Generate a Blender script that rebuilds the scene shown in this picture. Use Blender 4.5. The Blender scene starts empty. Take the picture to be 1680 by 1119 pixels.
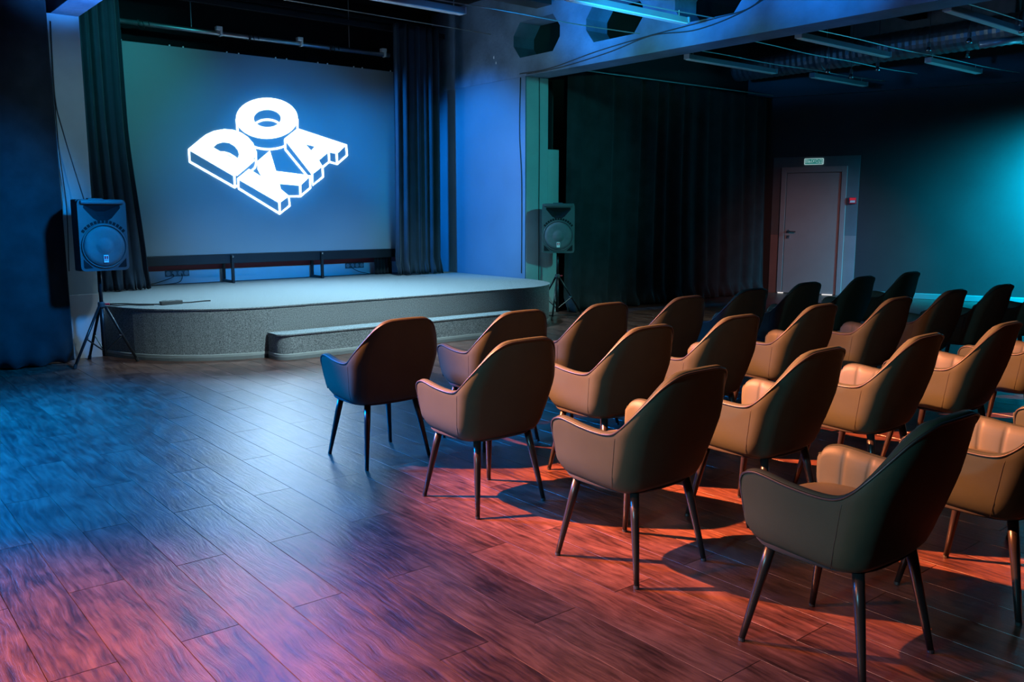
import bpy, bmesh, math, random
from mathutils import Vector, Matrix
random.seed(7)
S = bpy.context.scene
COL = S.collection
PI = math.pi

# ------------------------------------------------------------------ camera
PITCH, YAW, FPX, CAMH = 0.1487, 0.6846, 1429.5, 1.5
cam_d = bpy.data.cameras.new('camera')
cam_d.sensor_width = 36.0
cam_d.lens = FPX / 1680.0 * 36.0
cam_d.clip_start = 0.05
cam = bpy.data.objects.new('camera', cam_d)
COL.objects.link(cam)
cam.location = (0, 0, CAMH)
cam.rotation_euler = (PI / 2 - PITCH, 0, -YAW)
S.camera = cam

# ------------------------------------------------------------------ colour management, world
S.view_settings.view_transform = 'Standard'
S.view_settings.look = 'None'
S.view_settings.gamma = 1.0
S.view_settings.use_curve_mapping = False
S.view_settings.exposure = 0.0
W = bpy.data.worlds.new('world')
S.world = W
W.use_nodes = True
W.node_tree.nodes['Background'].inputs[0].default_value = (0.10, 0.25, 0.45, 1)
W.node_tree.nodes['Background'].inputs[1].default_value = 0.01
S.cycles.max_bounces = 6
S.cycles.diffuse_bounces = 3
S.cycles.glossy_bounces = 3
S.cycles.sample_clamp_indirect = 3.0

# ------------------------------------------------------------------ lights
def aim(o, tgt):
    o.rotation_euler = (Vector(tgt) - o.location).to_track_quat('-Z', 'Y').to_euler()

def spot(name, loc, tgt, col, power, size=60, blend=0.4, rad=0.08):
    d = bpy.data.lights.new(name, 'SPOT')
    d.color = col
    d.energy = power
    d.spot_size = math.radians(size)
    d.spot_blend = blend
    d.shadow_soft_size = rad
    o = bpy.data.objects.new(name, d)
    COL.objects.link(o)
    o.location = loc
    aim(o, tgt)
    return o

def area(name, loc, tgt, col, power, sx, sy):
    d = bpy.data.lights.new(name, 'AREA')
    d.shape = 'RECTANGLE'
    d.size, d.size_y = sx, sy
    d.color = col
    d.energy = power
    o = bpy.data.objects.new(name, d)
    COL.objects.link(o)
    o.location = loc
    aim(o, tgt)
    return o

spot('orange_spot_light', (-0.4, 6.0, 4.4), (4.6, 2.2, 0.0), (1.0, 0.29, 0.105), 30000, 36, 1.0, 0.04)
spot('orange_left_light', (-2.6, 4.4, 3.4), (-0.3, 2.8, 0.0), (1.0, 0.36, 0.15), 5600, 48, 1.0, 0.2)
for i_, y_ in enumerate((2.6, 4.2, 5.8, 7.4)):
    spot('blue_beam_light', (5.2, y_, 3.0), (8.1, y_ + 0.8, 4.10), (0.0, 0.30, 1.0), 1100, 38, 1.0, 0.15)
spot('blue_soffit_light', (2.3, 5.6, 2.0), (2.22, 8.2, 3.38), (0.03, 0.28, 1.0), 4000, 22, 0.8, 0.1)
spot('blue_wall_light', (3.4, 10.7, 4.0), (8.1, 10.7, 1.9), (0.0, 0.30, 1.0), 2600, 40, 0.7, 0.10)
spot('blue_floor_light', (-1.0, 8.6, 3.6), (1.5, 6.0, 0.0), (0.0, 0.25, 1.0), 14500, 60, 1.0, 0.5)
spot('violet_floor_light', (3.3, 8.2, 4.1), (1.2, 4.2, 0.0), (0.08, 0.20, 1.0), 450, 48, 1.0, 0.7)
spot('blue_left_light', (3.4, 6.3, 3.3), (0.9, 9.4, 0.8), (0.0, 0.30, 1.0), 2300, 44, 1.0, 0.15)
spot('stage_wash_light', (4.3, 9.1, 4.15), (4.4, 9.5, 0.5), (0.36, 0.76, 1.0), 1180, 80, 1.0, 0.1)
spot('stage_wash_light', (6.4, 9.1, 4.15), (6.3, 9.5, 0.5), (0.36, 0.76, 1.0), 1180, 80, 1.0, 0.1)
spot('teal_front_light', (6.0, 0.5, 3.8), (8.5, 9.6, 1.8), (0.03, 0.60, 0.62), 1900, 26, 0.9, 0.1)
spot('pale_strip_light', (4.2, 5.6, 4.1), (4.4, 8.4, 0.0), (0.54, 0.80, 0.86), 1650, 58, 1.0, 0.1)
spot('pale_pillar_light', (3.2, 4.0, 3.3), (2.2, 9.6, 2.4), (0.30, 0.62, 0.72), 300, 20, 1.0, 0.1)
spot('teal_chair_light', (-3.0, 1.6, 2.4), (3.0, 2.2, 0.5), (0.12, 0.46, 0.62), 1450, 40, 1.0, 0.2)
spot('teal_lamp_light', (5.0, 4.6, 2.9), (6.8, 6.42, 3.5), (0.10, 1.0, 0.72), 260, 34, 1.0, 0.05)
spot('screen_teal_light', (3.0, 9.2, 4.2), (3.3, 11.6, 3.1), (0.03, 0.62, 0.66), 260, 60, 1.0, 0.1)
spot('projector_halo_light', (5.0, 2.0, 3.3), (5.35, 11.6, 1.8), (0.0, 0.30, 1.0), 3400, 25, 1.0, 0.03)
spot('projector_halo_light', (5.0, 2.0, 3.3), (5.25, 11.6, 2.3), (0.0, 0.32, 1.0), 4200, 12, 1.0, 0.03)  # added narrow spot, stands in for the bloom around the logo
spot('cyan_wall_light', (14.9, 4.2, 2.4), (16.0, 4.9, 1.4), (0.0, 0.62, 1.0), 5200, 150, 0.9, 0.1)
spot('cyan_ceiling_light', (14.2, 2.6, 1.6), (11.2, 6.0, 3.8), (0.05, 0.60, 0.90), 190, 70, 1.0, 0.1)
spot('warm_door_light', (10.0, 3.2, 3.3), (13.9, 9.0, 0.0), (1.0, 0.34, 0.28), 560, 38, 1.0, 0.1)
spot('pale_right_light', (8.9, 6.2, 3.3), (9.0, 7.8, 0.0), (0.50, 0.85, 0.80), 420, 60, 1.0, 0.1)
spot('orange_fill_light', (-2.0, 4.0, 3.7), (1.2, 2.2, 0.0), (1.0, 0.32, 0.14), 1300, 40, 1.0, 0.2)  # added dim warm fill for the floor left of the chairs

# ------------------------------------------------------------------ material helpers
def new_mat(name):
    m = bpy.data.materials.new(name)
    m.use_nodes = True
    nt = m.node_tree
    return m, nt, nt.nodes['Principled BSDF']

def N(nt, typ, **kw):
    n = nt.nodes.new(typ)
    for k, v in kw.items():
        setattr(n, k, v)
    return n

def paint(name, col, rough=0.6, var=0.12, scale=6.0, bump=0.05, bscale=90.0, metal=0.0, spec=0.5, sheen=0.0):
    m, nt, b = new_mat(name)
    L = nt.links.new
    tc = N(nt, 'ShaderNodeTexCoord')
    n1 = N(nt, 'ShaderNodeTexNoise')
    n1.inputs['Scale'].default_value = scale
    n1.inputs['Detail'].default_value = 5
    L(tc.outputs['Object'], n1.inputs['Vector'])
    cr = N(nt, 'ShaderNodeValToRGB')
    c = Vector(col)
    cr.color_ramp.elements[0].position = 0.3
    cr.color_ramp.elements[1].position = 0.7
    cr.color_ramp.elements[0].color = (*(c * (1 - var)), 1)
    cr.color_ramp.elements[1].color = (*(c * (1 + var)), 1)
    L(n1.outputs['Fac'], cr.inputs['Fac'])
    L(cr.outputs['Color'], b.inputs['Base Color'])
    b.inputs['Roughness'].default_value = rough
    b.inputs['Metallic'].default_value = metal
    b.inputs['Specular IOR Level'].default_value = spec
    b.inputs['Sheen Weight'].default_value = sheen
    if bump > 0:
        n2 = N(nt, 'ShaderNodeTexNoise')
        n2.inputs['Scale'].default_value = bscale
        n2.inputs['Detail'].default_value = 3
        L(tc.outputs['Object'], n2.inputs['Vector'])
        bp = N(nt, 'ShaderNodeBump')
        bp.inputs['Strength'].default_value = bump
        bp.inputs['Distance'].default_value = 0.01
        L(n2.outputs['Fac'], bp.inputs['Height'])
        L(bp.outputs['Normal'], b.inputs['Normal'])
    return m

def emis(name, col, strength):
    m, nt, b = new_mat(name)
    b.inputs['Base Color'].default_value = (*[c * 0.5 for c in col], 1)
    b.inputs['Emission Color'].default_value = (*col, 1)
    b.inputs['Emission Strength'].default_value = strength
    return m

def wood_mat():
    m, nt, b = new_mat('laminate_wood')
    L = nt.links.new
    tc = N(nt, 'ShaderNodeTexCoord')
    oi = N(nt, 'ShaderNodeObjectInfo')
    mul = N(nt, 'ShaderNodeVectorMath', operation='SCALE')
    mul.inputs[0].default_value = (7.3, 13.1, 5.7)
    L(oi.outputs['Random'], mul.inputs['Scale'])
    add = N(nt, 'ShaderNodeVectorMath', operation='ADD')
    L(tc.outputs['Object'], add.inputs[0])
    L(mul.outputs[0], add.inputs[1])
    # warp for the grain
    wn = N(nt, 'ShaderNodeTexNoise')
    wn.inputs['Scale'].default_value = 2.3
    wn.inputs['Detail'].default_value = 2
    L(add.outputs[0], wn.inputs['Vector'])
    ws = N(nt, 'ShaderNodeVectorMath', operation='SCALE')
    ws.inputs['Scale'].default_value = 0.10
    L(wn.outputs['Color'], ws.inputs[0])
    a2 = N(nt, 'ShaderNodeVectorMath', operation='ADD')
    L(add.outputs[0], a2.inputs[0])
    L(ws.outputs[0], a2.inputs[1])
    mp = N(nt, 'ShaderNodeMapping')
    mp.inputs['Scale'].default_value = (26, 2.2, 1)
    L(a2.outputs[0], mp.inputs['Vector'])
    g = N(nt, 'ShaderNodeTexNoise')
    g.inputs['Scale'].default_value = 2.0
    g.inputs['Detail'].default_value = 8
    g.inputs['Roughness'].default_value = 0.62
    L(mp.outputs[0], g.inputs['Vector'])
    # cathedral rings
    mp2 = N(nt, 'ShaderNodeMapping')
    mp2.inputs['Scale'].default_value = (7.0, 1.1, 1)
    L(a2.outputs[0], mp2.inputs['Vector'])
    rn = N(nt, 'ShaderNodeTexNoise')
    rn.inputs['Scale'].default_value = 0.9
    rn.inputs['Detail'].default_value = 1.5
    L(mp2.outputs[0], rn.inputs['Vector'])
    mm = N(nt, 'ShaderNodeMath', operation='MULTIPLY')
    mm.inputs[1].default_value = 150.0
    L(rn.outputs['Fac'], mm.inputs[0])
    sn = N(nt, 'ShaderNodeMath', operation='SINE')
    L(mm.outputs[0], sn.inputs[0])
    # blotches
    bl = N(nt, 'ShaderNodeTexNoise')
    bl.inputs['Scale'].default_value = 5.0
    bl.inputs['Detail'].default_value = 6
    bl.inputs['Roughness'].default_value = 0.65
    mp3 = N(nt, 'ShaderNodeMapping')
    mp3.inputs['Scale'].default_value = (1.6, 0.8, 1)
    L(a2.outputs[0], mp3.inputs['Vector'])
    L(mp3.outputs[0], bl.inputs['Vector'])
    cr = N(nt, 'ShaderNodeValToRGB')
    e = cr.color_ramp.elements
    e[0].position, e[0].color = 0.38, (0.022, 0.008, 0.006, 1)
    e[1].position, e[1].color = 0.68, (0.15, 0.062, 0.044, 1)
    e2 = cr.color_ramp.elements.new(0.52)
    e2.color = (0.076, 0.029, 0.021, 1)
    # mix: 0.5*g + 0.42*blotch + 0.05*ring + random
    m1 = N(nt, 'ShaderNodeMath', operation='MULTIPLY_ADD')
    m1.inputs[1].default_value = 0.62
    L(g.outputs['Fac'], m1.inputs[0])
    m2 = N(nt, 'ShaderNodeMath', operation='MULTIPLY')
    m2.inputs[1].default_value = 0.55
    L(bl.outputs['Fac'], m2.inputs[0])
    L(m2.outputs[0], m1.inputs[2])
    m3 = N(nt, 'ShaderNodeMath', operation='MULTIPLY_ADD')
    m3.inputs[1].default_value = 0.010
    L(sn.outputs[0], m3.inputs[0])
    L(m1.outputs[0], m3.inputs[2])
    m4 = N(nt, 'ShaderNodeMath', operation='MULTIPLY_ADD')
    m4.inputs[1].default_value = 0.10
    L(oi.outputs['Random'], m4.inputs[0])
    L(m3.outputs[0], m4.inputs[2])
    m5 = N(nt, 'ShaderNodeMath', operation='SUBTRACT')
    m5.inputs[1].default_value = 0.11
    L(m4.outputs[0], m5.inputs[0])
    L(m5.outputs[0], cr.inputs['Fac'])
    L(cr.outputs['Color'], b.inputs['Base Color'])
    rr = N(nt, 'ShaderNodeMapRange')
    rr.inputs['To Min'].default_value = 0.25
    rr.inputs['To Max'].default_value = 0.38
    L(g.outputs['Fac'], rr.inputs['Value'])
    L(rr.outputs[0], b.inputs['Roughness'])
    b.inputs['Specular IOR Level'].default_value = 0.8
    bp = N(nt, 'ShaderNodeBump')
    bp.inputs['Strength'].default_value = 0.55
    bp.inputs['Distance'].default_value = 0.004
    hh = N(nt, 'ShaderNodeMath', operation='MULTIPLY_ADD')
    hh.inputs[1].default_value = 0.018
    L(sn.outputs[0], hh.inputs[0])
    L(g.outputs['Fac'], hh.inputs[2])
    L(hh.outputs[0], bp.inputs['Height'])
    L(bp.outputs['Normal'], b.inputs['Normal'])
    return m

def carpet_mat():
    m, nt, b = new_mat('grey_carpet')
    L = nt.links.new
    tc = N(nt, 'ShaderNodeTexCoord')
    n = N(nt, 'ShaderNodeTexNoise')
    n.inputs['Scale'].default_value = 120
    n.inputs['Detail'].default_value = 4
    n.inputs['Roughness'].default_value = 0.75
    L(tc.outputs['Object'], n.inputs['Vector'])
    cr = N(nt, 'ShaderNodeValToRGB')
    e = cr.color_ramp.elements
    e[0].position, e[0].color = 0.36, (0.055, 0.062, 0.07, 1)
    e[1].position, e[1].color = 0.66, (0.37, 0.385, 0.395, 1)
    L(n.outputs['Fac'], cr.inputs['Fac'])
    L(cr.outputs['Color'], b.inputs['Base Color'])
    b.inputs['Roughness'].default_value = 0.95
    b.inputs['Specular IOR Level'].default_value = 0.1
    bp = N(nt, 'ShaderNodeBump')
    bp.inputs['Strength'].default_value = 0.6
    bp.inputs['Distance'].default_value = 0.01
    L(n.outputs['Fac'], bp.inputs['Height'])
    L(bp.outputs['Normal'], b.inputs['Normal'])
    return m

M = {}
M['wood'] = wood_mat()
M['carpet'] = carpet_mat()
M['slab'] = paint('dark_underlay', (0.035, 0.022, 0.016), 0.9)
M['wall_dark'] = paint('dark_wall_paint', (0.03, 0.029, 0.03), 0.45, 0.1, 1.5, 0.04)
M['wall_blue'] = paint('grey_blue_wall_paint', (0.10, 0.15, 0.22), 0.5, 0.06, 2.0, 0.05)
M['wall_white'] = paint('white_wall_paint', (0.72, 0.74, 0.74), 0.6, 0.04, 3.0, 0.04)
M['wall_maroon'] = paint('maroon_wall_paint', (0.30, 0.045, 0.06), 0.6, 0.08, 3.0, 0.04)
M['concrete'] = paint('painted_concrete', (0.11, 0.16, 0.24), 0.6, 0.3, 2.6, 0.5, 22.0)
M['pillar'] = paint('grey_pillar_paint', (0.34, 0.36, 0.36), 0.55, 0.08, 3.0, 0.05)
M['pillar_low'] = paint('pale_dado_paint', (0.50, 0.44, 0.44), 0.6, 0.06, 3.0, 0.05)
M['black'] = paint('black_paint', (0.010, 0.010, 0.012), 0.85, spec=0.15)
M['velvet'] = paint('black_stage_fabric', (0.022, 0.023, 0.026), 0.9, 0.25, 5.0, 0.15, 200.0, spec=0.1, sheen=0.05)
M['drape'] = paint('grey_blackout_fabric', (0.020, 0.030, 0.048), 0.7, 0.15, 5.0, 0.1, 200.0, spec=0.2, sheen=0.1)
M['screen'] = paint('screen_fabric', (0.24, 0.26, 0.28), 0.8, 0.03, 1.0, 0.02, 400.0)
M['frame'] = paint('black_steel', (0.02, 0.022, 0.026), 0.35, 0.1, 4.0, 0.0, metal=0.4)
M['steel'] = paint('galvanised_steel', (0.5, 0.52, 0.55), 0.35, 0.1, 9.0, 0.0, metal=0.9)
M['duct'] = paint('galvanised_duct', (0.22, 0.24, 0.26), 0.4, 0.15, 6.0, 0.0, metal=0.7)
M['lamp'] = paint('lamp_housing', (0.30, 0.33, 0.36), 0.35, 0.05, 6.0, 0.0, metal=0.3)
M['diff'] = paint('lamp_diffuser', (0.75, 0.75, 0.75), 0.4, 0.03, 6.0, 0.0)
M['plastic'] = paint('black_speaker_plastic', (0.055, 0.057, 0.062), 0.5, 0.1, 8.0, 0.15, 300.0)
M['grille'] = paint('speaker_grille', (0.085, 0.09, 0.10), 0.5, 0.2, 8.0, 0.35, 500.0)
M['leather'] = paint('olive_grey_leather', (0.036, 0.042, 0.029), 0.52, 0.07, 9.0, 0.06, 350.0, spec=0.10)
M['leather_in'] = paint('olive_grey_leather_lining', (0.054, 0.057, 0.044), 0.50, 0.07, 9.0, 0.06, 350.0, spec=0.2)
M['piping'] = paint('dark_piping', (0.015, 0.013, 0.012), 0.45, 0.1, 9.0, 0.0)
M['leg'] = paint('black_leg_metal', (0.022, 0.017, 0.017), 0.3, 0.1, 9.0, 0.0, metal=0.3)
M['door'] = paint('grey_door_paint', (0.27, 0.245, 0.25), 0.45, 0.05, 3.0, 0.02)
M['door_wall'] = paint('teal_grey_wall_paint', (0.10, 0.13, 0.145), 0.6, 0.08, 3.0, 0.04)
M['door_dado'] = paint('rosy_grey_dado_paint', (0.21, 0.19, 0.195), 0.6, 0.08, 3.0, 0.04)
M['chrome'] = paint('satin_chrome', (0.55, 0.55, 0.55), 0.25, 0.05, 3.0, 0.0, metal=1.0)
M['red'] = paint('red_plastic', (0.65, 0.02, 0.04), 0.4)
M['white'] = paint('white_plastic', (0.8, 0.8, 0.8), 0.45, 0.03, 3.0, 0.0)
M['red_glow'] = emis('alarm_box_glow', (1.0, 0.03, 0.05), 0.3)
M['green'] = emis('exit_sign_green', (0.02, 0.36, 0.32), 0.35)
M['sign_white'] = emis('exit_sign_white', (0.55, 0.85, 0.85), 0.45)
M['logo'] = emis('projected_white', (0.55, 0.80, 1.0), 17.0)
M['gap'] = emis('light_under_door', (1.0, 0.9, 0.82), 0.8)
M['sock'] = paint('socket_plastic', (0.10, 0.11, 0.12), 0.4)
M['cable'] = paint('black_cable', (0.02, 0.02, 0.022), 0.5, 0.1, 3.0, 0.0)
M['wire'] = paint('pale_steel_wire', (0.5, 0.46, 0.42), 0.35, 0.1, 3.0, 0.0, metal=0.6)
M['trim'] = paint('grey_plastic_skirting', (0.16, 0.17, 0.175), 0.5, 0.06, 3.0, 0.0)
M['trimtop'] = paint('light_plastic_skirting', (0.30, 0.32, 0.32), 0.5, 0.06, 3.0, 0.0)

# ------------------------------------------------------------------ mesh helpers
def tag(o, label=None, cat=None, group=None, kind=None):
    if label: o['label'] = label
    if cat: o['category'] = cat
    if group: o['group'] = group
    if kind: o['kind'] = kind
    return o

def link(name, me, parent=None):
    o = bpy.data.objects.new(name, me)
    COL.objects.link(o)
    if parent is not None:
        o.parent = parent
    return o

def obj(name, bm, mat, parent=None, smooth=False, loc=None):
    me = bpy.data.meshes.new(name)
    bmesh.ops.recalc_face_normals(bm, faces=bm.faces)
    bm.to_mesh(me)
    bm.free()
    for m_ in (mat if isinstance(mat, (list, tuple)) else [mat]):
        me.materials.append(m_)
    if smooth:
        for p in me.polygons:
            p.use_smooth = True
    o = link(name, me, parent)
    if loc: o.location = loc
    return o

def thing(name, label, cat, loc=(0, 0, 0), rz=0.0, group=None):
    o = bpy.data.objects.new(name, None)
    COL.objects.link(o)
    o.location = loc
    o.rotation_euler = (0, 0, rz)
    o.empty_display_size = 0.1
    return tag(o, label, cat, group)

def box(bm, x0, x1, y0, y1, z0, z1, bev=0.0, mtx=None):
    b2 = bmesh.new()
    vs = [b2.verts.new((x, y, z)) for x in (x0, x1) for y in (y0, y1) for z in (z0, z1)]
    for f in ((0, 1, 3, 2), (4, 6, 7, 5), (0, 4, 5, 1), (2, 3, 7, 6), (0, 2, 6, 4), (1, 5, 7, 3)):
        b2.faces.new([vs[i] for i in f])
    if bev > 0:
        bmesh.ops.bevel(b2, geom=list(b2.edges), offset=bev, segments=2, affect='EDGES', profile=0.5)
    if mtx: bmesh.ops.transform(b2, matrix=mtx, verts=b2.verts)
    me = bpy.data.meshes.new('tmp')
    b2.to_mesh(me)
    b2.free()
    bm.from_mesh(me)
    bpy.data.meshes.remove(me)

def tube(bm, pts, r, seg=8, closed=False, cap=True):
    pts = [Vector(p) for p in pts]
    rs = r if isinstance(r, (list, tuple)) else [r] * len(pts)
    n = len(pts)
    rings = []
    up = None
    for i, p in enumerate(pts):
        if closed:
            t = pts[(i + 1) % n] - pts[i - 1]
        else:
            t = pts[min(i + 1, n - 1)] - pts[max(i - 1, 0)]
        t.normalize()
        if up is None:
            up = Vector((0, 0, 1)) if abs(t.z) < 0.9 else Vector((1, 0, 0))
        s = t.cross(up)
        if s.length < 1e-5: s = t.orthogonal()
        s.normalize()
        u = s.cross(t).normalized()
        up = u
        rings.append([bm.verts.new(p + (s * math.cos(2 * PI * k / seg) + u * math.sin(2 * PI * k / seg)) * rs[i]) for k in range(seg)])
    m = n if closed else n - 1
    for i in range(m):
        a, b = rings[i], rings[(i + 1) % n]
        for k in range(seg):
            bm.faces.new((a[k], a[(k + 1) % seg], b[(k + 1) % seg], b[k]))
    if cap and not closed:
        bm.faces.new(rings[0][::-1])
        bm.faces.new(rings[-1])

def lathe(bm, prof, seg=24, mtx=None):
    """profile of (r, z), about Z"""
    rings = []
    for r, z in prof:
        ring = []
        for k in range(seg):
            a = 2 * PI * k / seg
            v = Vector((r * math.cos(a), r * math.sin(a), z))
            ring.append(bm.verts.new(mtx @ v if mtx else v))
        rings.append(ring)
    for a, b in zip(rings, rings[1:]):
        for k in range(seg):
            bm.faces.new((a[k], a[(k + 1) % seg], b[(k + 1) % seg], b[k]))
    bm.faces.new(rings[0][::-1])
    bm.faces.new(rings[-1])

def grid(bm, rows, closed_u=False):
    vs = [[bm.verts.new(p) for p in r] for r in rows]
    for i in range(len(vs) - 1):
        n = len(vs[i])
        for k in range(n if closed_u else n - 1):
            bm.faces.new((vs[i][k], vs[i][(k + 1) % n], vs[i + 1][(k + 1) % n], vs[i + 1][k]))
    return vs

def prism(bm, poly, z0, z1):
    lo = [bm.verts.new((x, y, z0)) for x, y in poly]
    hi = [bm.verts.new((x, y, z1)) for x, y in poly]
    n = len(poly)
    for i in range(n):
        bm.faces.new((lo[i], lo[(i + 1) % n], hi[(i + 1) % n], hi[i]))
    bm.faces.new(lo[::-1])
    bm.faces.new(hi)

def sstep(a, b, x):
    t = max(0.0, min(1.0, (x - a) / (b - a)))
    return t * t * (3 - 2 * t)

# ------------------------------------------------------------------ the room
X0, Y0 = -3.2, -3.2          # left and rear walls, out of view
ZC = 4.55                    # ceiling
WA = Vector((13.95, 9.341, 0))           # point and direction of the angled right wall
WD = Vector((0.3539, -0.9353, 0)).normalized()
WN = Vector((-WD.y, WD.x, 0))
if WN.x > 0: WN = -WN                    # points into the room

def struct(name, bm, mat, **k):
    o = obj(name, bm, mat, **k)
    return tag(o, kind='structure')

bm = bmesh.new()
box(bm, X0 - .2, 19.2, Y0 - .2, 12.2, -0.2, -0.012)
floor = struct('floor', bm, M['slab'])

# planks -------------------------------------------------------------
PW, PL = 0.2105, 1.362
def plank_mesh(w, l):
    b2 = bmesh.new()
    g, c = 0.0009, 0.0009
    def rect(i, z):
        return [b2.verts.new(p) for p in ((i, i, z), (w - i, i, z), (w - i, l - i, z), (i, l - i, z))]
    r0, r1, r2 = rect(g, -0.012), rect(g, -0.0022), rect(g + c, 0.0)
    for a, b in ((r0, r1), (r1, r2)):
        for k in range(4):
            b2.faces.new((a[k], a[(k + 1) % 4], b[(k + 1) % 4], b[k]))
    b2.faces.new(r2)
    me = bpy.data.meshes.new('plank')
    bmesh.ops.recalc_face_normals(b2, faces=b2.faces)
    b2.to_mesh(me)
    b2.free()
    me.materials.append(M['wood'])
    return me

FW = Vector((math.sin(YAW) * math.cos(PITCH), math.cos(YAW) * math.cos(PITCH), -math.sin(PITCH)))
RT = Vector((math.cos(YAW), -math.sin(YAW), 0))
UP = RT.cross(FW)
def px(p):
    q = Vector(p) - Vector((0, 0, CAMH))
    d = q.dot(FW)
    if d < 0.2: return None
    return (840 + FPX * q.dot(RT) / d, 559.5 - FPX * q.dot(UP) / d)

def seen_area(x, y, w, l):
    pts = [px((x + w * i / 2, y + l * j / 4, 0)) for i in range(3) for j in range(5)]
    ins = [p for p in pts if p and -60 < p[0] < 1740 and p[1] < 1180]
    if not ins: return 0.0
    d = max(0.5, (Vector((x + w / 2, y + l / 2, -CAMH))).length)
    return len(ins) / 15.0 * w * l / d ** 3

cands = []
k0 = int((X0 - 0.915) / PW)
for k in range(k0, 76):
    x = 0.915 + PW * k
    off = 2.96 if k % 2 == 0 else 2.28
    j = -6
    while True:
        y0 = off + PL * j
        j += 1
        if y0 > 12.0: break
        y1 = y0 + PL
        y0c, y1c = max(y0, Y0), min(y1, 9.72)
        if 3.70 < x + PW / 2 < 7.4: y1c = min(y1c, 8.60)      # the stage stands here
        if x > 13.4: y1c = min(y1c, 9.3 - (x - 13.95) / 0.3539 * 0.9353)
        if y1c - y0c < 0.06: continue
        cands.append((seen_area(x, y0c, PW, y1c - y0c), x, y0c, y1c - y0c))
cands.sort(key=lambda c: -c[0])
cache = {}
rest = bmesh.new()
for n, (a, x, y, l) in enumerate(cands):
    key = round(l, 3)
    if n < 300:
        if key not in cache: cache[key] = plank_mesh(PW, l)
        o = link('plank', cache[key], floor)
        o.location = (x, y, 0)
    elif x < 16.5:
        me = plank_mesh(PW, l) if key not in cache else cache[key]
        cache[key] = me
        t = bmesh.new(); t.from_mesh(me)
        bmesh.ops.translate(t, vec=(x, y, 0), verts=t.verts)
        m2 = bpy.data.meshes.new('t'); t.to_mesh(m2); t.free()
        rest.from_mesh(m2); bpy.data.meshes.remove(m2)
o = obj('far_planks', rest, M['wood'], floor)
o['kind'] = 'stuff'

# ceiling, walls -------------------------------------------------------
bm = bmesh.new(); box(bm, X0 - .2, 19.2, Y0 - .2, 12.2, ZC, ZC + .2)
struct('ceiling', bm, M['black'])
bm = bmesh.new(); box(bm, X0 - .2, X0, Y0 - .2, 12.2, -0.012, ZC)
struct('wall_left', bm, M['wall_dark'])
bm = bmesh.new(); box(bm, X0, 18.4, Y0 - .2, Y0, -0.012, ZC)
struct('wall_rear', bm, M['wall_dark'])
# stage back wall: white dado, maroon band, dark above
bw = thing('wall_back', None, None); bw['kind'] = 'structure'
bm = bmesh.new(); box(bm, X0, 8.5, 11.95, 12.15, 0, 0.70); obj('white_dado', bm, M['wall_white'], bw)
bm = bmesh.new(); box(bm, X0, 8.5, 11.955, 12.15, 0.70, 0.90); obj('maroon_band', bm, M['wall_maroon'], bw)
bm = bmesh.new(); box(bm, X0, 8.5, 11.955, 12.15, 0.90, ZC); obj('upper_wall', bm, M['black'], bw)
# blue side wall of the stage
bm = bmesh.new(); box(bm, 8.12, 8.5, 9.96, 11.95, 0, 3.36); box(bm, 8.12, 8.1395, 9.65, 9.96, 0, 3.36)
struct('wall_stage_right', bm, M['wall_blue'])
# dark wall behind the long curtain
bm = bmesh.new(); box(bm, 8.5, 14.6, 9.98, 12.15, 0, ZC)
struct('wall_curtain_side', bm, M['wall_dark'])
bm = bmesh.new(); box(bm, X0, 2.35, 9.96, 10.06, 0, ZC)
struct('wall_stage_left', bm, M['wall_dark'])

def wall_local():
    """matrix of the angled wall: local x along WD, local y out of the wall into the room, z up"""
    m = Matrix(((WD.x, WN.x, 0, WA.x), (WD.y, WN.y, 0, WA.y), (0, 0, 1, 0), (0, 0, 0, 1)))
    return m
WM = wall_local()
bm = bmesh.new(); box(bm, -1.0, 13.6, -0.25, 0.0, -0.012, ZC, mtx=WM)
wr = struct('wall_right', bm, M['wall_dark'])
bm = bmesh.new(); box(bm, -0.16, 1.318, 0.0, 0.018, 1.06, 2.446, mtx=WM); obj('grey_panel', bm, M['door_wall'], wr)
bm = bmesh.new(); box(bm, -0.16, 1.318, 0.0, 0.018, 0.0, 1.06, mtx=WM); obj('pale_dado', bm, M['door_dado'], wr)
bm = bmesh.new(); box(bm, -0.9, 13.0, 0.0, 0.10, 3.50, 3.58, mtx=WM); obj('ledge', bm, M['wall_dark'], wr)
bm = bmesh.new(); box(bm, 1.32, 13.0, 0.0, 0.035, 0.0, 0.10, bev=0.008, mtx=WM)
struct('baseboard_right', bm, M['trim'])
# door ------------------------------------------------------------------
dr = thing('door_1', None, None); dr['kind'] = 'structure'
bm = bmesh.new()
box(bm, -0.005, 0.085, 0.018, 0.050, 0, 2.27, 0.004, WM)
box(bm, 1.03, 1.12, 0.018, 0.050, 0, 2.27, 0.004, WM)
box(bm, 0.085, 1.03, 0.018, 0.050, 2.17, 2.27, 0.004, WM)
obj('door_frame', bm, M['door'], dr)
bm = bmesh.new(); box(bm, 0.095, 1.02, 0.018, 0.040, 0.012, 2.16, 0.003, WM)
leaf = obj('door_leaf', bm, M['door'], dr)
bm = bmesh.new()
tube(bm, [WM @ Vector(p) for p in ((0.16, 0.04, 1.125), (0.16, 0.095, 1.125), (0.175, 0.10, 1.125), (0.30, 0.10, 1.12))], 0.011, 8)
lathe(bm, [(0.027, 0.0), (0.027, 0.008), (0.0, 0.008)][:2], 16, WM @ Matrix.Translation((0.16, 0.040, 1.125)) @ Matrix.Rotation(-PI / 2, 4, 'X'))
obj('door_handle', bm, M['chrome'], leaf, smooth=False)
bm = bmesh.new(); box(bm, 0.13, 0.185, 0.040, 0.048, 1.00, 1.055, 0.003, WM); obj('lock_plate', bm, M['chrome'], leaf)
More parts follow.
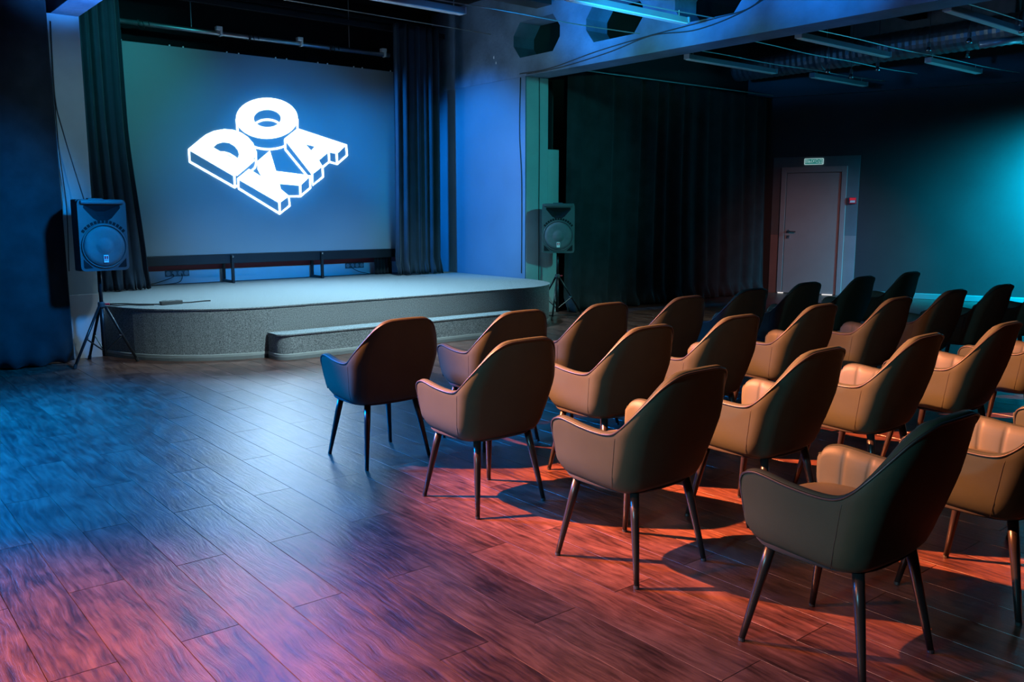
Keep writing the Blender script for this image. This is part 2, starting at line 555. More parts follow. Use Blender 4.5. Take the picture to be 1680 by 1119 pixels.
bm = bmesh.new(); box(bm, 0.02, 0.12, 0.052, 0.058, 0.0, 0.016, 0, WM); box(bm, 0.80, 0.98, 0.052, 0.058, 0.0, 0.016, 0, WM)
obj('light_gap', bm, M['gap'], dr)

# pillars ---------------------------------------------------------------
pr = thing('pillar_right', None, None, (0, 0, 0)); pr['kind'] = 'structure'
bm = bmesh.new(); box(bm, 8.14, 8.545, 9.645, 9.96, 0, 3.36, 0.004); obj('pillar_shaft', bm, M['pillar'], pr)
bm = bmesh.new(); box(bm, 8.545, 8.76, 9.645, 9.96, 0, 2.375, 0.004); obj('low_pier', bm, M['pillar'], pr)
bm = bmesh.new(); box(bm, 8.545, 8.76, 9.80, 9.96, 2.375, 3.36); obj('niche_back', bm, M['black'], pr)
pl = thing('pillar_left', None, None, (0, 0, 0)); pl['kind'] = 'structure'
bm = bmesh.new(); box(bm, 2.06, 2.35, 9.60, 9.95, 0.656, 3.38, 0.003); obj('pillar_shaft', bm, M['pillar'], pl)
bm = bmesh.new(); box(bm, 2.06, 2.35, 9.598, 9.95, 0, 0.656, 0.003); obj('pale_dado', bm, M['pillar_low'], pl)

# concrete beams ----------------------------------------------------------
def beam_right():
    bm = bmesh.new()
    xa, xb, zb, zt = 8.11, 8.49, 3.36, ZC
    yend, ystart = 11.95, -3.0
    hz0, hz1 = 3.62, 4.10
    holes = []
    y = 9.90
    while y > -1.5:
        holes.append((y - 0.97, y))
        y -= 1.47
    # side faces with octagonal openings: build cells per hole
    def octo(a, b):
        c, d = 0.14, 0.17
        return [(a + c, hz0), (b - c, hz0), (b, hz0 + d), (b, hz1 - d), (b - c, hz1), (a + c, hz1), (a, hz1 - d), (a, hz0 + d)]
    b2 = bm
    cuts = []
    prev = yend
    for a, b in holes:
        mid_hi = (b + 0.25) if b + 0.25 < prev else prev
        cuts.append((prev, None))
        prev = prev
    # simple way: solid cells between holes, ring cells around holes
    prev = yend
    for a, b in holes:
        hi, lo = b + 0.2, a - 0.2
        if prev > hi + 1e-4:
            box(bm, xa, xb, hi, prev, zb, zt)
        o8 = octo(a, b)
        outer = [(a + .14, zb), (b - .14, zb), (hi, zb), (hi, zt), (b - .14, zt), (a + .14, zt), (lo, zt), (lo, zb)]
        # rings: map hole verts to the outer rectangle (12-gon outline)
        out = [(a + .14, zb), (b - .14, zb), (hi, hz0 + .17), (hi, hz1 - .17), (b - .14, zt), (a + .14, zt), (lo, hz1 - .17), (lo, hz0 + .17)]
        corners = {1: (hi, zb), 3: (hi, zt), 5: (lo, zt), 7: (lo, zb)}
        for x in (xa, xb):
            iv = [bm.verts.new((x, p[0], p[1])) for p in o8]
            ov = [bm.verts.new((x, p[0], p[1])) for p in out]
            for i in range(8):
                j2 = (i + 1) % 8
                if i in corners:
                    cv = bm.verts.new((x, *corners[i]))
                    bm.faces.new((iv[i], ov[i], cv, ov[j2], iv[j2]))
                else:
                    bm.faces.new((iv[i], ov[i], ov[j2], iv[j2]))
            if x == xa: ia = iv
            else:
                for i in range(8):
                    bm.faces.new((ia[i], ia[(i + 1) % 8], iv[(i + 1) % 8], iv[i]))
        for z in (zb, zt):
            bm.faces.new([bm.verts.new(v) for v in ((xa, lo, z), (xb, lo, z), (xb, hi, z), (xa, hi, z))])
        prev = lo
    box(bm, xa, xb, ystart, prev, zb, zt)
    return bm
o = obj('trim_1', beam_right(), M['concrete']); o['kind'] = 'structure'; o['label'] = 'blue-lit concrete ceiling beam with octagonal openings above the right pillar'
bm = bmesh.new(); box(bm, 2.10, 2.35, -3.0, 9.95, 3.38, ZC, 0.004)
o = obj('trim_2', bm, M['concrete']); o['kind'] = 'structure'; o['label'] = 'plain concrete ceiling beam over the left pillar'
# paint chips on the beam
bm = bmesh.new()
for (yy, zz, s) in ((5.52, 3.78, .05), (5.50, 3.72, .035), (10.35, 3.70, .02), (10.3, 3.62, .015), (5.2, 3.9, .03)):
    pts = [(yy + s * math.cos(a) * (0.45 + .3 * random.random()), zz + s * 1.3 * math.sin(a) * (0.7 + .5 * random.random())) for a in [2 * PI * i / 9 for i in range(9)]]
    lo = [bm.verts.new((8.109, p[0], p[1])) for p in pts]
    hi = [bm.verts.new((8.107, p[0], p[1])) for p in pts]
    bm.faces.new(hi)
    for i in range(9): bm.faces.new((lo[i], lo[(i + 1) % 9], hi[(i + 1) % 9], hi[i]))
o = obj('paint_chips', bm, M['white'], bpy.data.objects['trim_1'])

# ------------------------------------------------------------------ stage
def stage_outline(x0, x1, yf, yb, rl, rr, n=16, inset=0.0):
    x0 += inset; x1 -= inset; yf += inset
    pts = [(x0, yb)]
    for i in range(n + 1):
        a = PI + PI / 2 * i / n
        pts.append((x0 + rl + rl * math.cos(a), yf + rl + rl * math.sin(a)))
    for i in range(n + 1):
        a = -PI / 2 + PI / 2 * i / n
        pts.append((x1 - rr + rr * math.cos(a), yf + rr + rr * math.sin(a)))
    pts.append((x1, yb))
    return pts
SZ = 0.525
st = thing('stage', 'low grey carpeted stage with rounded front corners below the projection screen', 'stage', (5.2, 8.48, 0))
def local(poly): return [(x - 5.2, y - 8.48) for x, y in poly]
bm = bmesh.new(); prism(bm, local(stage_outline(2.40, 8.10, 8.48, 11.94, 1.38, 1.0)), 0.0, SZ - 0.012); obj('stage_front', bm, M['carpet'], st)
bm = bmesh.new(); prism(bm, local(stage_outline(2.40, 8.10, 8.468, 11.94, 1.38, 1.0)), SZ - 0.012, SZ); obj('stage_top', bm, M['carpet'], st)
def skirt(poly, z0, z1, off, mat, nm):
    bm = bmesh.new()
    rows = []
    P = [Vector((x, y)) for x, y in poly]
    for i, p in enumerate(P):
        t = (P[min(i + 1, len(P) - 1)] - P[max(i - 1, 0)]).normalized()
        nrm = Vector((t.y, -t.x))
        q = p + nrm * off
        rows.append([(p.x, p.y, z0), (q.x, q.y, z0), (q.x, q.y, z1 - .004), (p.x + nrm.x * off * .4, p.y + nrm.y * off * .4, z1), (p.x, p.y, z1)])
    grid(bm, rows)
    return obj(nm, bm, mat, st)
skirt(local(stage_outline(2.40, 8.10, 8.48, 9.9, 1.38, 1.0)), 0.0, 0.035, 0.012, M['trim'], 'skirting')
skirt(local(stage_outline(2.40, 8.10, 8.48, 9.9, 1.38, 1.0)), 0.035, 0.062, 0.009, M['trimtop'], 'skirting_lip')
step = thing('stage_step', 'long grey carpeted step with rounded ends against the stage front', 'step', (5.2, 8.3, 0))
def sl(poly): return [(x - 5.2, y - 8.3) for x, y in poly]
SO = stage_outline(3.67, 6.80, 8.17, 8.465, 0.13, 0.20)
bm = bmesh.new(); prism(bm, sl(SO), 0, 0.25); obj('step_front', bm, M['carpet'], step)
bm = bmesh.new(); prism(bm, sl(stage_outline(3.66, 6.81, 8.16, 8.465, 0.13, 0.20)), 0.25, 0.262); obj('step_top', bm, M['carpet'], step)
st_old = st; st = step
skirt(sl(SO), 0.0, 0.035, 0.012, M['trim'], 'skirting')
skirt(sl(SO), 0.035, 0.062, 0.009, M['trimtop'], 'skirting_lip')
st = st_old

# ------------------------------------------------------------------ screen
YS = 11.60
sc = thing('projection_screen', 'large projection screen showing a glowing white block-letter logo over the stage', 'screen', (5.17, YS, 0.92))
def sx(x, z, y=0.0): return (x - 5.17, y, z - 0.92)
bm = bmesh.new(); box(bm, 3.10 - 5.17, 7.17 - 5.17, 0.0, 0.03, 0.0, 3.555 - .92); obj('screen_fabric', bm, M['screen'], sc)
bm = bmesh.new(); box(bm, 3.05 - 5.17, 7.19 - 5.17, -0.02, 0.06, 0.79 - .92, 0.918 - .92, 0.006); obj('bottom_bar', bm, M['frame'], sc)
for bx in (4.50, 5.83):
    bm = bmesh.new()
    box(bm, bx - 5.17 + .03, bx - 5.17 + .065, -0.06, -0.021, SZ - .92, 0.905 - .92, .003)
    box(bm, bx - 5.17 + .03, bx - 5.17 + .065, -0.0595, 0.30, SZ - .92, SZ + .035 - .92, .003)
    box(bm, bx - 5.17 + .03, bx - 5.17 + .065, 0.262, 0.30, SZ - .92 + .036, 0.90 - .92, .003)
    br = obj('bracket', bm, M['frame'], sc)
    bm = bmesh.new(); lathe(bm, [(0.014, 0), (0.014, 0.012), (0.006, 0.018)], 10, Matrix.Translation((bx - 5.17 + .047, -0.06, 0.885 - .92)) @ Matrix.Rotation(PI / 2, 4, 'X'))
    obj('bolt', bm, M['chrome'], br)
for ex in (3.22, 3.30, 3.88, 4.05, 4.62, 4.78, 5.3, 5.46, 5.93, 6.08, 6.5, 6.64, 7.12):
    bm = bmesh.new(); lathe(bm, [(0.010, 0), (0.010, 0.01), (0.004, 0.014)], 8, Matrix.Translation((ex - 5.17, 0.0, 3.562 - .92)) @ Matrix.Rotation(PI / 2, 4, 'X'))
    obj('clip', bm, M['white'], sc)

# logo: outline points (pixels of a 420 x 280 crop, x 3.995), turned into metres on the screen plane
def u(x, y):
    p = Vector((280 + x / 3.995 - 840, 0, 0))
    d = FW * FPX + RT * (280 + x / 3.995 - 840) - UP * (130 + y / 3.995 - 559.5)
    t = (YS - 0.004) / d.y
    return (round(d.x * t - 5.17, 4), round(CAMH + d.z * t - 0.92, 4))
def logo_part(name, faces, strokes, hw=5.0):
    bm = bmesh.new()
    for outer, holes in faces:
        es = []
        for loop in [outer] + holes:
            vs = [bm.verts.new((a, -0.004, b)) for a, b in [u(*p) for p in loop]]
            es += [bm.edges.new((vs[i], vs[(i + 1) % len(vs)])) for i in range(len(vs))]
        bmesh.ops.triangle_fill(bm, use_beauty=True, use_dissolve=False, edges=es, normal=(0, -1, 0))
    for s in strokes:
        n = len(s)
        L_, R_ = [], []
        for i in range(n):
            a, b = s[max(i - 1, 0)], s[min(i + 1, n - 1)]
            tx, ty = b[0] - a[0], b[1] - a[1]
            l = math.hypot(tx, ty)
            nx, ny = -ty / l * hw, tx / l * hw
            L_.append(u(s[i][0] + nx, s[i][1] + ny)); R_.append(u(s[i][0] - nx, s[i][1] - ny))
        vl = [bm.verts.new((a, -0.005, b)) for a, b in L_]
        vr = [bm.verts.new((a, -0.005, b)) for a, b in R_]
        for i in range(n - 1):
            bm.faces.new((vl[i], vl[i + 1], vr[i + 1], vr[i]))
    r = bmesh.ops.extrude_face_region(bm, geom=list(bm.faces))
    bmesh.ops.translate(bm, vec=(0, 0.0035, 0), verts=[v for v in r['geom'] if isinstance(v, bmesh.types.BMVert)])
    o = obj(name, bm, M['logo'], sc)
    return o
def ell(cx, cy, rx, ry, a0=0, a1=360, n=40, close=False):
    m = n if close else n + 1
    return [(cx + rx * math.cos(math.radians(a0 + (a1 - a0) * i / n)), cy + ry * math.sin(math.radians(a0 + (a1 - a0) * i / n))) for i in range(m)]
logo_part('letter_o',
          [(ell(631, 256, 201, 133, close=True), [ell(634, 257, 91, 59, close=True, n=30)])],
          [ell(634, 322, 92, 57, 214, 326, 16), [(433, 262), (439, 342)], [(831, 262), (831, 322)], ell(641, 330, 198, 129, 57, 118, 16)])
logo_part('letter_d',
          [([(115, 459), (190, 397), (235, 362), (285, 340), (350, 328), (410, 333), (460, 350), (505, 380), (540, 420), (556, 460), (552, 505), (530, 540), (418, 636)],
            [[(275, 446), (305, 421), (345, 411), (385, 416), (420, 437), (443, 465), (451, 492), (444, 515), (430, 530), (330, 478)]])],
          [[(322, 480), (350, 480), (385, 490), (420, 512), (436, 526)], [(120, 462), (125, 541), (422, 710), (440, 697)], [(418, 632), (422, 710)],
           [(432, 628), (500, 571), (548, 528)], [(557, 470), (561, 552), (552, 580), (530, 600)]])
logo_part('letter_k',
          [([(437, 651), (514, 589), (600, 643), (572, 590), (567, 541), (650, 470), (690, 603), (917, 632), (850, 696), (712, 684), (722, 722), (775, 766), (712, 810)], [])],
          [[(443, 652), (446, 716), (716, 882), (781, 828), (774, 768), (850, 768), (916, 712), (914, 634)], [(713, 806), (716, 882)], [(849, 694), (851, 768)]])
logo_part('letter_a',
          [([(745, 392), (832, 323), (1153, 429), (1089, 488), (1034, 476), (970, 531), (994, 571), (926, 624)], [[(880, 423), (949, 441), (921, 470)]])],
          [[(750, 396), (753, 462), (893, 632)], [(928, 620), (932, 694), (999, 640), (995, 573)], [(996, 577), (1040, 541), (1036, 480)], [(1040, 541), (1091, 556), (1156, 499), (1150, 430)],
           [(1088, 486), (1091, 556)]])

# pipe above the screen
pp = thing('ceiling_pipe', 'horizontal grey steel pipe with white clamps hung above the screen', 'pipe', (5.15, YS + .02, 3.79))
bm = bmesh.new(); tube(bm, [(-1.97, 0, 0), (1.97, 0, 0)], 0.032, 12); obj('tube', bm, M['steel'], pp, smooth=True)
for cx in (-1.93, -0.62, 0.52, 1.86):
    bm = bmesh.new(); box(bm, cx - .04, cx + .04, -.05, .03, .033, .085, .006); box(bm, cx + .005, cx + .035, -.052, .03, -.036, .033, .004)
    obj('clamp', bm, M['white'], pp)
for cx in (-1.62, -0.2, 1.0):
    bm = bmesh.new(); tube(bm, [(cx + .09 * math.sin(i * .35) * .4 + i * .006 - .06, .045 * math.cos(i * 1.25), .045 * math.sin(i * 1.25)) for i in range(24)], 0.006, 5)
    obj('coiled_wire', bm, M['cable'], pp)
for cx in (-0.97, 1.30):
    bm = bmesh.new(); tube(bm, [(cx, 0, .03), (cx, 0, ZC - 3.79)], 0.006, 6); obj('hanger', bm, M['steel'], pp)
# rail and dark pelmet above the pipe
bm = bmesh.new()
for (y, z, h) in ((11.50, 4.12, .07), (11.75, 4.28, .05)):
    box(bm, 2.6, 8.05, y, y + .06, z, z + h, 0.004)
o = obj('stage_rail', bm, M['frame']); tag(o, 'pair of dark horizontal rails high above the screen and pipe', 'rail')

# ------------------------------------------------------------------ curtains
def curtain(name, xa_t, xb_t, xa_b, xb_b, y, z0, z1, folds, depth, seed, mat, nx=220, nz=46, flare=0.0, puddle=0.05, phase=0.0, edge=None):
    rnd = random.Random(seed)
    ph = [rnd.uniform(0, 6.28) for _ in range(6)]
    fr = [folds * 2 * PI, folds * 2 * PI * .53, folds * 2 * PI * 1.61]
    bm = bmesh.new()
    front, back = [], []
    for j in range(nz + 1):
        v = (j / nz) ** 1.0
        z = z1 + (z0 - z1) * v
        rf, rb = [], []
        for i in range(nx + 1):
            q = i / nx
            w = 0.012 * math.sin(7 * q + ph[3] + 2.5 * v)
            qq = q + w * v
            e = sstep(0, 1, v)
            s = v ** 1.6 if edge is None else edge(v)
            x = (xa_t + (xb_t - xa_t) * q) * (1 - s) + (xa_b + (xb_b - xa_b) * q) * s
            a = depth * (0.75 + .35 * math.sin(ph[4] + 9 * q))
            d = a * (math.sin(fr[0] * qq + ph[0] + phase) * .62 + math.sin(fr[1] * qq + ph[1]) * .34 + math.sin(fr[2] * qq + ph[2]) * .18 * (1 - v * .4))
            d *= (0.82 + 0.25 * v)
            pud = sstep(0.93, 1.0, v)
            d += -puddle * pud * (0.6 + 0.5 * math.sin(fr[0] * q * .7 + ph[5]) + .35 * math.sin(fr[0] * q * 2.3 + ph[2]))
            zz = z + pud * 0.018 * abs(math.sin(fr[0] * q * 1.3 + ph[1]))
            x += 0.010 * math.sin(fr[0] * qq * 1.0 + ph[0] + 1.2)
            rf.append((x, y + d, zz)); rb.append((x, y + d + 0.006, zz))
        front.append(rf); back.append(rb)
    F = grid(bm, front); B = grid(bm, back)
    for j in range(nz):
        for e in (0, -1):
            bm.faces.new((F[j][e], F[j + 1][e], B[j + 1][e], B[j][e]))
    for i in range(nx):
        for e in (0, -1):
            bm.faces.new((F[e][i], F[e][i + 1], B[e][i + 1], B[e][i]))
    return obj(name, bm, mat, smooth=True)
o = curtain('black_curtain', 8.80, 13.68, 8.76, 13.75, 9.50, 0.004, 3.49, 15, 0.07, 3, M['velvet'], nx=420, puddle=0.09)
tag(o, 'long black floor-length curtain hung between right pillar and grey door', 'curtain')
o = curtain('black_curtain', -2.9, 2.03, -2.9, 2.05, 9.40, 0.004, 4.3, 9, 0.05, 11, M['velvet'], nx=300, puddle=0.07)
tag(o, 'black floor-length curtain left of the stage behind the speaker', 'curtain')
o = curtain('stage_curtain', 2.70, 3.20, 2.72, 3.36, 11.25, SZ + .004, 4.4, 5.0, 0.055, 5, M['drape'], nx=120, puddle=0.05, edge=lambda v: 0.25 * v + 0.75 * sstep(.45, 1, v))
tag(o, 'dark grey stage curtain gathered at left edge of the screen', 'curtain')
o = curtain('stage_curtain', 7.02, 7.82, 6.99, 7.80, 11.32, SZ + .004, 4.2, 7.0, 0.055, 8, M['drape'], nx=140, puddle=0.06)
tag(o, 'dark grey stage curtain hanging at right edge of the screen', 'curtain')
# black scrap of cloth under the right edge of the screen
bm = bmesh.new()
rows = [[(6.85 + .30 * i / 24, 11.72 + .02 * math.sin(i * 1.3 + j * .1), SZ + .004 + .27 * j / 8) for i in range(25)] for j in range(9)]
grid(bm, rows)
r = bmesh.ops.extrude_face_region(bm, geom=list(bm.faces)); bmesh.ops.translate(bm, vec=(0, .008, 0), verts=[v for v in r['geom'] if isinstance(v, bmesh.types.BMVert)])
tag(obj('black_cloth', bm, M['velvet'], smooth=True), 'short black cloth hanging under the right end of the screen', 'cloth')
# curtain rods
bm = bmesh.new(); tube(bm, [(8.5, 9.50, 3.515), (14.1, 9.50, 3.535)], 0.009, 8)
tag(obj('curtain_wire', bm, M['wire']), 'thin steel wire carrying the long black curtain', 'wire')
bm = bmesh.new(); tube(bm, [(3.4, 10.4, 4.06), (8.09, 10.4, 4.03)], 0.006, 6)
tag(obj('stage_wire', bm, M['wire']), 'thin pale wire stretched across above the stage', 'wire')

# ------------------------------------------------------------------ wall sockets and cables on the stage
def sockets(x, label):
    t = thing('socket_strip', label, 'socket', (x, 11.949, 0.665))
    bm = bmesh.new(); box(bm, -.16, .16, -.012, 0, -.043, .043, .004); obj('plate', bm, M['sock'], t)
    for i in range(4):
        bm = bmesh.new(); lathe(bm, [(0.03, 0), (0.03, .006), (0.024, .006), (0.022, .002)], 16, Matrix.Translation((-.12 + .08 * i, -.012, 0)) @ Matrix.Rotation(PI / 2, 4, 'X'))
        obj('outlet', bm, M['trimtop'], t)
sockets(3.93, 'four-gang wall socket with plugs below screen near left curtain')
sockets(6.62, 'four-gang wall socket below screen near right curtain')
def cable(pts, label, r=0.005, name='cable', mat='cable', steps=8):
    P = [Vector(p) for p in pts]
    out = []
    for i in range(len(P) - 1):
        p0, p1, p2, p3 = P[max(i - 1, 0)], P[i], P[i + 1], P[min(i + 2, len(P) - 1)]
        for k in range(steps):
            t = k / steps
            out.append(0.5 * ((2 * p1) + (p2 - p0) * t + (2 * p0 - 5 * p1 + 4 * p2 - p3) * t * t + (3 * p1 - p0 - 3 * p2 + p3) * t ** 3))
    out.append(P[-1])
    bm = bmesh.new(); tube(bm, out, r, 6)
    o = obj(name, bm, M[mat], smooth=True)
    return tag(o, label, 'cable')
cable([(3.98, 11.92, .66), (3.97, 11.88, .60), (3.90, 11.86, .545), (3.6, 11.75, .533), (3.2, 11.7, .533)], 'black cable drooping from left socket strip to stage floor')
cable([(3.86, 11.92, .66), (3.86, 11.90, .62), (3.66, 11.88, .56), (3.45, 11.80, .533), (3.25, 11.6, .533)], 'black cable running left from the left socket strip')
cable([(6.55, 11.92, .66), (6.56, 11.88, .62), (6.66, 11.86, .57), (6.80, 11.80, .535)], 'black cable hanging from the right socket strip')
ps = thing('power_strip', 'black power strip lying on left front corner of the stage', 'power strip', (2.98, 9.30, SZ), 0.10)
bm = bmesh.new(); box(bm, -.115, .115, -.028, .028, 0.001, .042, .006); obj('body', bm, M['plastic'], ps)
for i in range(3):
    bm = bmesh.new(); lathe(bm, [(0.02, 0.042), (0.02, .046), (0.015, .046)], 12, Matrix.Translation((-.07 + .07 * i, 0, 0))); obj('outlet', bm, M['sock'], ps)
cable([(3.10, 9.31, SZ + .012), (3.2, 9.33, SZ + .008), (3.36, 9.38, SZ + .008), (3.42, 9.36, SZ + .008)], 'short black cable on stage right of the power strip', .007)
cable([(2.86, 9.29, SZ + .012), (2.72, 9.45, SZ + .008), (2.6, 9.62, SZ + .008), (2.47, 9.7, SZ + .008), (2.42, 9.8, SZ + .008)], 'black cable on stage between power strip and left pillar', .007)
cable([(2.80, 9.27, SZ + .012), (2.70, 9.35, SZ + .008), (2.60, 9.50, SZ + .008), (2.5, 9.46, SZ + .008), (2.45, 9.6, SZ + .008)], 'second black cable looping left of the power strip', .006)

# ------------------------------------------------------------------ speakers and stands
def speaker(label, loc, rz, name='loudspeaker'):
    t = thing(name, label, 'speaker', loc, rz, 'loudspeakers on tripod stands')
    w, d, h = 0.225, 0.36, 0.68          # local: front faces -y, base z=0
    # cabinet: trapezoid plan, rounded
    yf = -d * .5
    bm = bmesh.new()
    plan_ = [(-w + .004, yf + .045), (w - .004, yf + .045), (w * .98, .0), (w * .62, d * .5), (-w * .62, d * .5), (-w * .98, .0)]
    prism(bm, plan_, 0.0, h)
    bmesh.ops.bevel(bm, geom=list(bm.edges), offset=0.016, segments=3, affect='EDGES', profile=0.6)
    obj('cabinet', bm, M['plastic'], t)
    # front baffle: thick rounded plate with the horn mouth cut out
    bm = bmesh.new()
    r_ = .045; out_ = []
    for cx_, cz_, a0 in ((w - r_, h - r_, 0), (-w + r_, h - r_, 90), (-w + r_, r_, 180), (w - r_, r_, 270)):
        for i in range(7):
            a = math.radians(a0 + 15 * i); out_.append((cx_ + r_ * math.cos(a), cz_ + r_ * math.sin(a)))
    mouth = [(-.168, .625), (.168, .625), (.172, .60), (.085, .50), (.05, .480), (-.05, .480), (-.085, .50), (-.172, .60)]
    es = []
    for loop in (out_, mouth):
        vs = [bm.verts.new((x, yf, z)) for x, z in loop]
        es += [bm.edges.new((vs[i], vs[(i + 1) % len(vs)])) for i in range(len(vs))]
    bmesh.ops.triangle_fill(bm, use_beauty=True, use_dissolve=False, edges=es, normal=(0, -1, 0))
    r = bmesh.ops.extrude_face_region(bm, geom=list(bm.faces)); bmesh.ops.translate(bm, vec=(0, .055, 0), verts=[v for v in r['geom'] if isinstance(v, bmesh.types.BMVert)])
    obj('front_baffle', bm, M['plastic'], t)
    # raised front bezel ring around the woofer
    rot = Matrix.Rotation(PI / 2, 4, 'X')
    cz = 0.235
    bm = bmesh.new(); lathe(bm, [(0.212, -0.004), (0.212, .008), (0.204, .014), (0.196, .008), (0.196, -.004)], 48, Matrix.Translation((0, yf, cz)) @ rot)
    obj('woofer_ring', bm, M['plastic'], t, smooth=True)
    bm = bmesh.new(); lathe(bm, [(0.194, -.002), (0.190, .012), (0.15, .017), (0.09, .019), (0.078, .019), (0.06, .030), (0.03, .036), (0.003, .037)], 48, Matrix.Translation((0, yf, cz)) @ rot)
    wf = obj('woofer_grille', bm, M['grille'], t, smooth=True)
    bm = bmesh.new(); box(bm, -.022, .022, yf - .028, yf - .012, cz - .155, cz - .085, .002); bd = obj('badge', bm, M['white'], wf)
    bm = bmesh.new(); box(bm, -.017, -.003, yf - .0295, yf - .0275, cz - .122, cz - .092); box(bm, .003, .017, yf - .0295, yf - .0275, cz - .122, cz - .092); box(bm, -.017, .017, yf - .0295, yf - .0275, cz - .136, cz - .130)
    obj('badge_mark', bm, M['red'], wf)
    # vent slots above the woofer
    for i in range(13):
        a = math.radians(38 + 104 * i / 12)
        r0, r1 = 0.222, 0.250
        ca, sa = math.cos(a), math.sin(a)
        bm = bmesh.new()
        pts = []
        hwid = 0.0125
        vs = []
        for yy in (yf - .004, yf + .004):
            for rr, ss in ((r0, -1), (r0, 1), (r1, 1), (r1, -1)):
                vs.append(bm.verts.new((rr * ca - ss * hwid * sa, yy, cz + rr * sa + ss * hwid * ca)))
        for f in ((0, 1, 2, 3), (4, 5, 6, 7), (0, 1, 5, 4), (1, 2, 6, 5), (2, 3, 7, 6), (3, 0, 4, 7)):
            bm.faces.new([vs[k] for k in f])
        obj('vent_slot', bm, M['black'], t)
    # horn: flared walls running back to a small throat inside the mouth
    bm = bmesh.new()
    throat = [(-.04, .565), (.04, .565), (.04, .555), (.03, .525), (.02, .52), (-.02, .52), (-.03, .525), (-.04, .555)]
    A_ = [bm.verts.new((x * .995, yf + .002, z)) for x, z in mouth]
    B_ = [bm.verts.new((x, yf + .044, z)) for x, z in throat]
    for i in range(8): bm.faces.new((A_[i], A_[(i + 1) % 8], B_[(i + 1) % 8], B_[i]))
    bm.faces.new(B_)
    obj('horn', bm, M['black'], t)
    bm = bmesh.new(); box(bm, -.20, .20, yf - .022, yf + .004, .634, .668, .010); obj('hood', bm, M['plastic'], t)
    # corner ports
    for s in (-1, 1):
        bm = bmesh.new()
        poly = [(s * .198, .035), (s * .198, .115), (s * .13, .045), (s * .115, .03), (s * .185, .028)]
        lo = [bm.verts.new((x, yf + .003, z)) for x, z in poly]; hi = [bm.verts.new((x, yf - .004, z)) for x, z in poly]
        n = len(poly)
        bm.faces.new(hi); bm.faces.new(lo[::-1])
        for i in range(n): bm.faces.new((lo[i], lo[(i + 1) % n], hi[(i + 1) % n], hi[i]))
        obj('bass_port', bm, M['black'], t)
    bm = bmesh.new(); box(bm, -.07, .07, -.03, .03, h - .004, h + .012, .006); obj('top_handle', bm, M['plastic'], t)
    return t

def stand(label, loc, feet, top):
    t = thing('speaker_stand', label, 'stand', loc, 0, 'tripod speaker stands')
    bm = bmesh.new(); tube(bm, [(0, 0, .07), (0, 0, .60)], .021, 14); obj('lower_tube', bm, M['frame'], t, smooth=True)
    bm = bmesh.new(); tube(bm, [(0, 0, .58), (0, 0, top)], .0175, 14); obj('upper_tube', bm, M['frame'], t, smooth=True)
    bm = bmesh.new(); lathe(bm, [(.030, .555), (.034, .565), (.034, .60), (.028, .61)], 16); obj('hub', bm, M['plastic'], t)
    bm = bmesh.new(); tube(bm, [(.03, -.01, .585), (.065, -.03, .585)], [.008, .013], 8); obj('knob', bm, M['red'], t)
    for fx, fy in feet:
        dx, dy = fx - loc[0], fy - loc[1]
        L = math.hypot(dx, dy); ux, uy = dx / L, dy / L
        bm = bmesh.new(); tube(bm, [(ux * .032, uy * .032, .565), (dx, dy, .018)], .0135, 10); lg = obj('leg', bm, M['frame'], t, smooth=True)
        bm = bmesh.new(); tube(bm, [(dx * .965, dy * .965, .04), (dx * 1.02, dy * 1.02, .0)], .017, 10); obj('rubber_foot', bm, M['cable'], lg)
        bm = bmesh.new(); tube(bm, [(ux * .02, uy * .02, .13), (dx * .55, dy * .55, .262)], .0075, 6); obj('brace', bm, M['frame'], t)
        bm = bmesh.new(); lathe(bm, [(.006, -.019), (.006, .019)], 8, Matrix.Translation((dx * .53, dy * .53, .275)) @ Matrix.Rotation(PI / 2, 4, 'X')); obj('rivet', bm, M['chrome'], lg)
    return t
stand('black tripod speaker stand on the floor left of the stage', (2.27, 9.18, 0), [(1.95, 9.00), (2.54, 9.06), (2.20, 9.50)], .925)
speaker('black loudspeaker left of the stage in front of the black curtain', (2.27, 9.18, .925), math.radians(6))
stand('black tripod speaker stand on the floor right of the stage', (8.30, 9.15, 0), [(8.00, 8.92), (8.75, 9.12), (8.21, 9.52)], .915)
speaker('black loudspeaker right of the stage before the teal pillar', (8.30, 9.15, .915), math.radians(-40))
# hanging cables left, cable on right pillar
cable([(2.09, 9.58, 3.3), (2.075, 9.56, 2.6), (2.10, 9.45, 2.25), (2.22, 9.36, 1.62), (2.24, 9.32, 1.50)], 'thin black cable hanging down the left pillar to the speaker', .006)
cable([(2.085, 9.585, 3.2), (2.075, 9.57, 2.2), (2.10, 9.54, 1.55), (2.08, 9.54, 0.9)], 'straight black cable down the left edge of left pillar', .005)
cable([(8.111, 9.75, 3.35), (8.111, 9.77, 2.6), (8.11, 9.72, 1.9), (8.11, 9.72, .6)], 'black cable running down the blue side wall edge', .006)
cable([(8.37, 9.64, 3.36), (8.375, 9.638, 2.4), (8.37, 9.638, 1.5), (8.375, 9.638, .2)], 'black cable running down the face of right pillar', .006)
cable([(8.36, 9.0, 0.006), (8.5, 8.98, .006), (8.62, 9.08, .006), (8.45, 9.25, .006), (8.33, 9.3, .006), (8.3, 9.6, .006)], 'black cable lying on floor under the right speaker stand', .006)

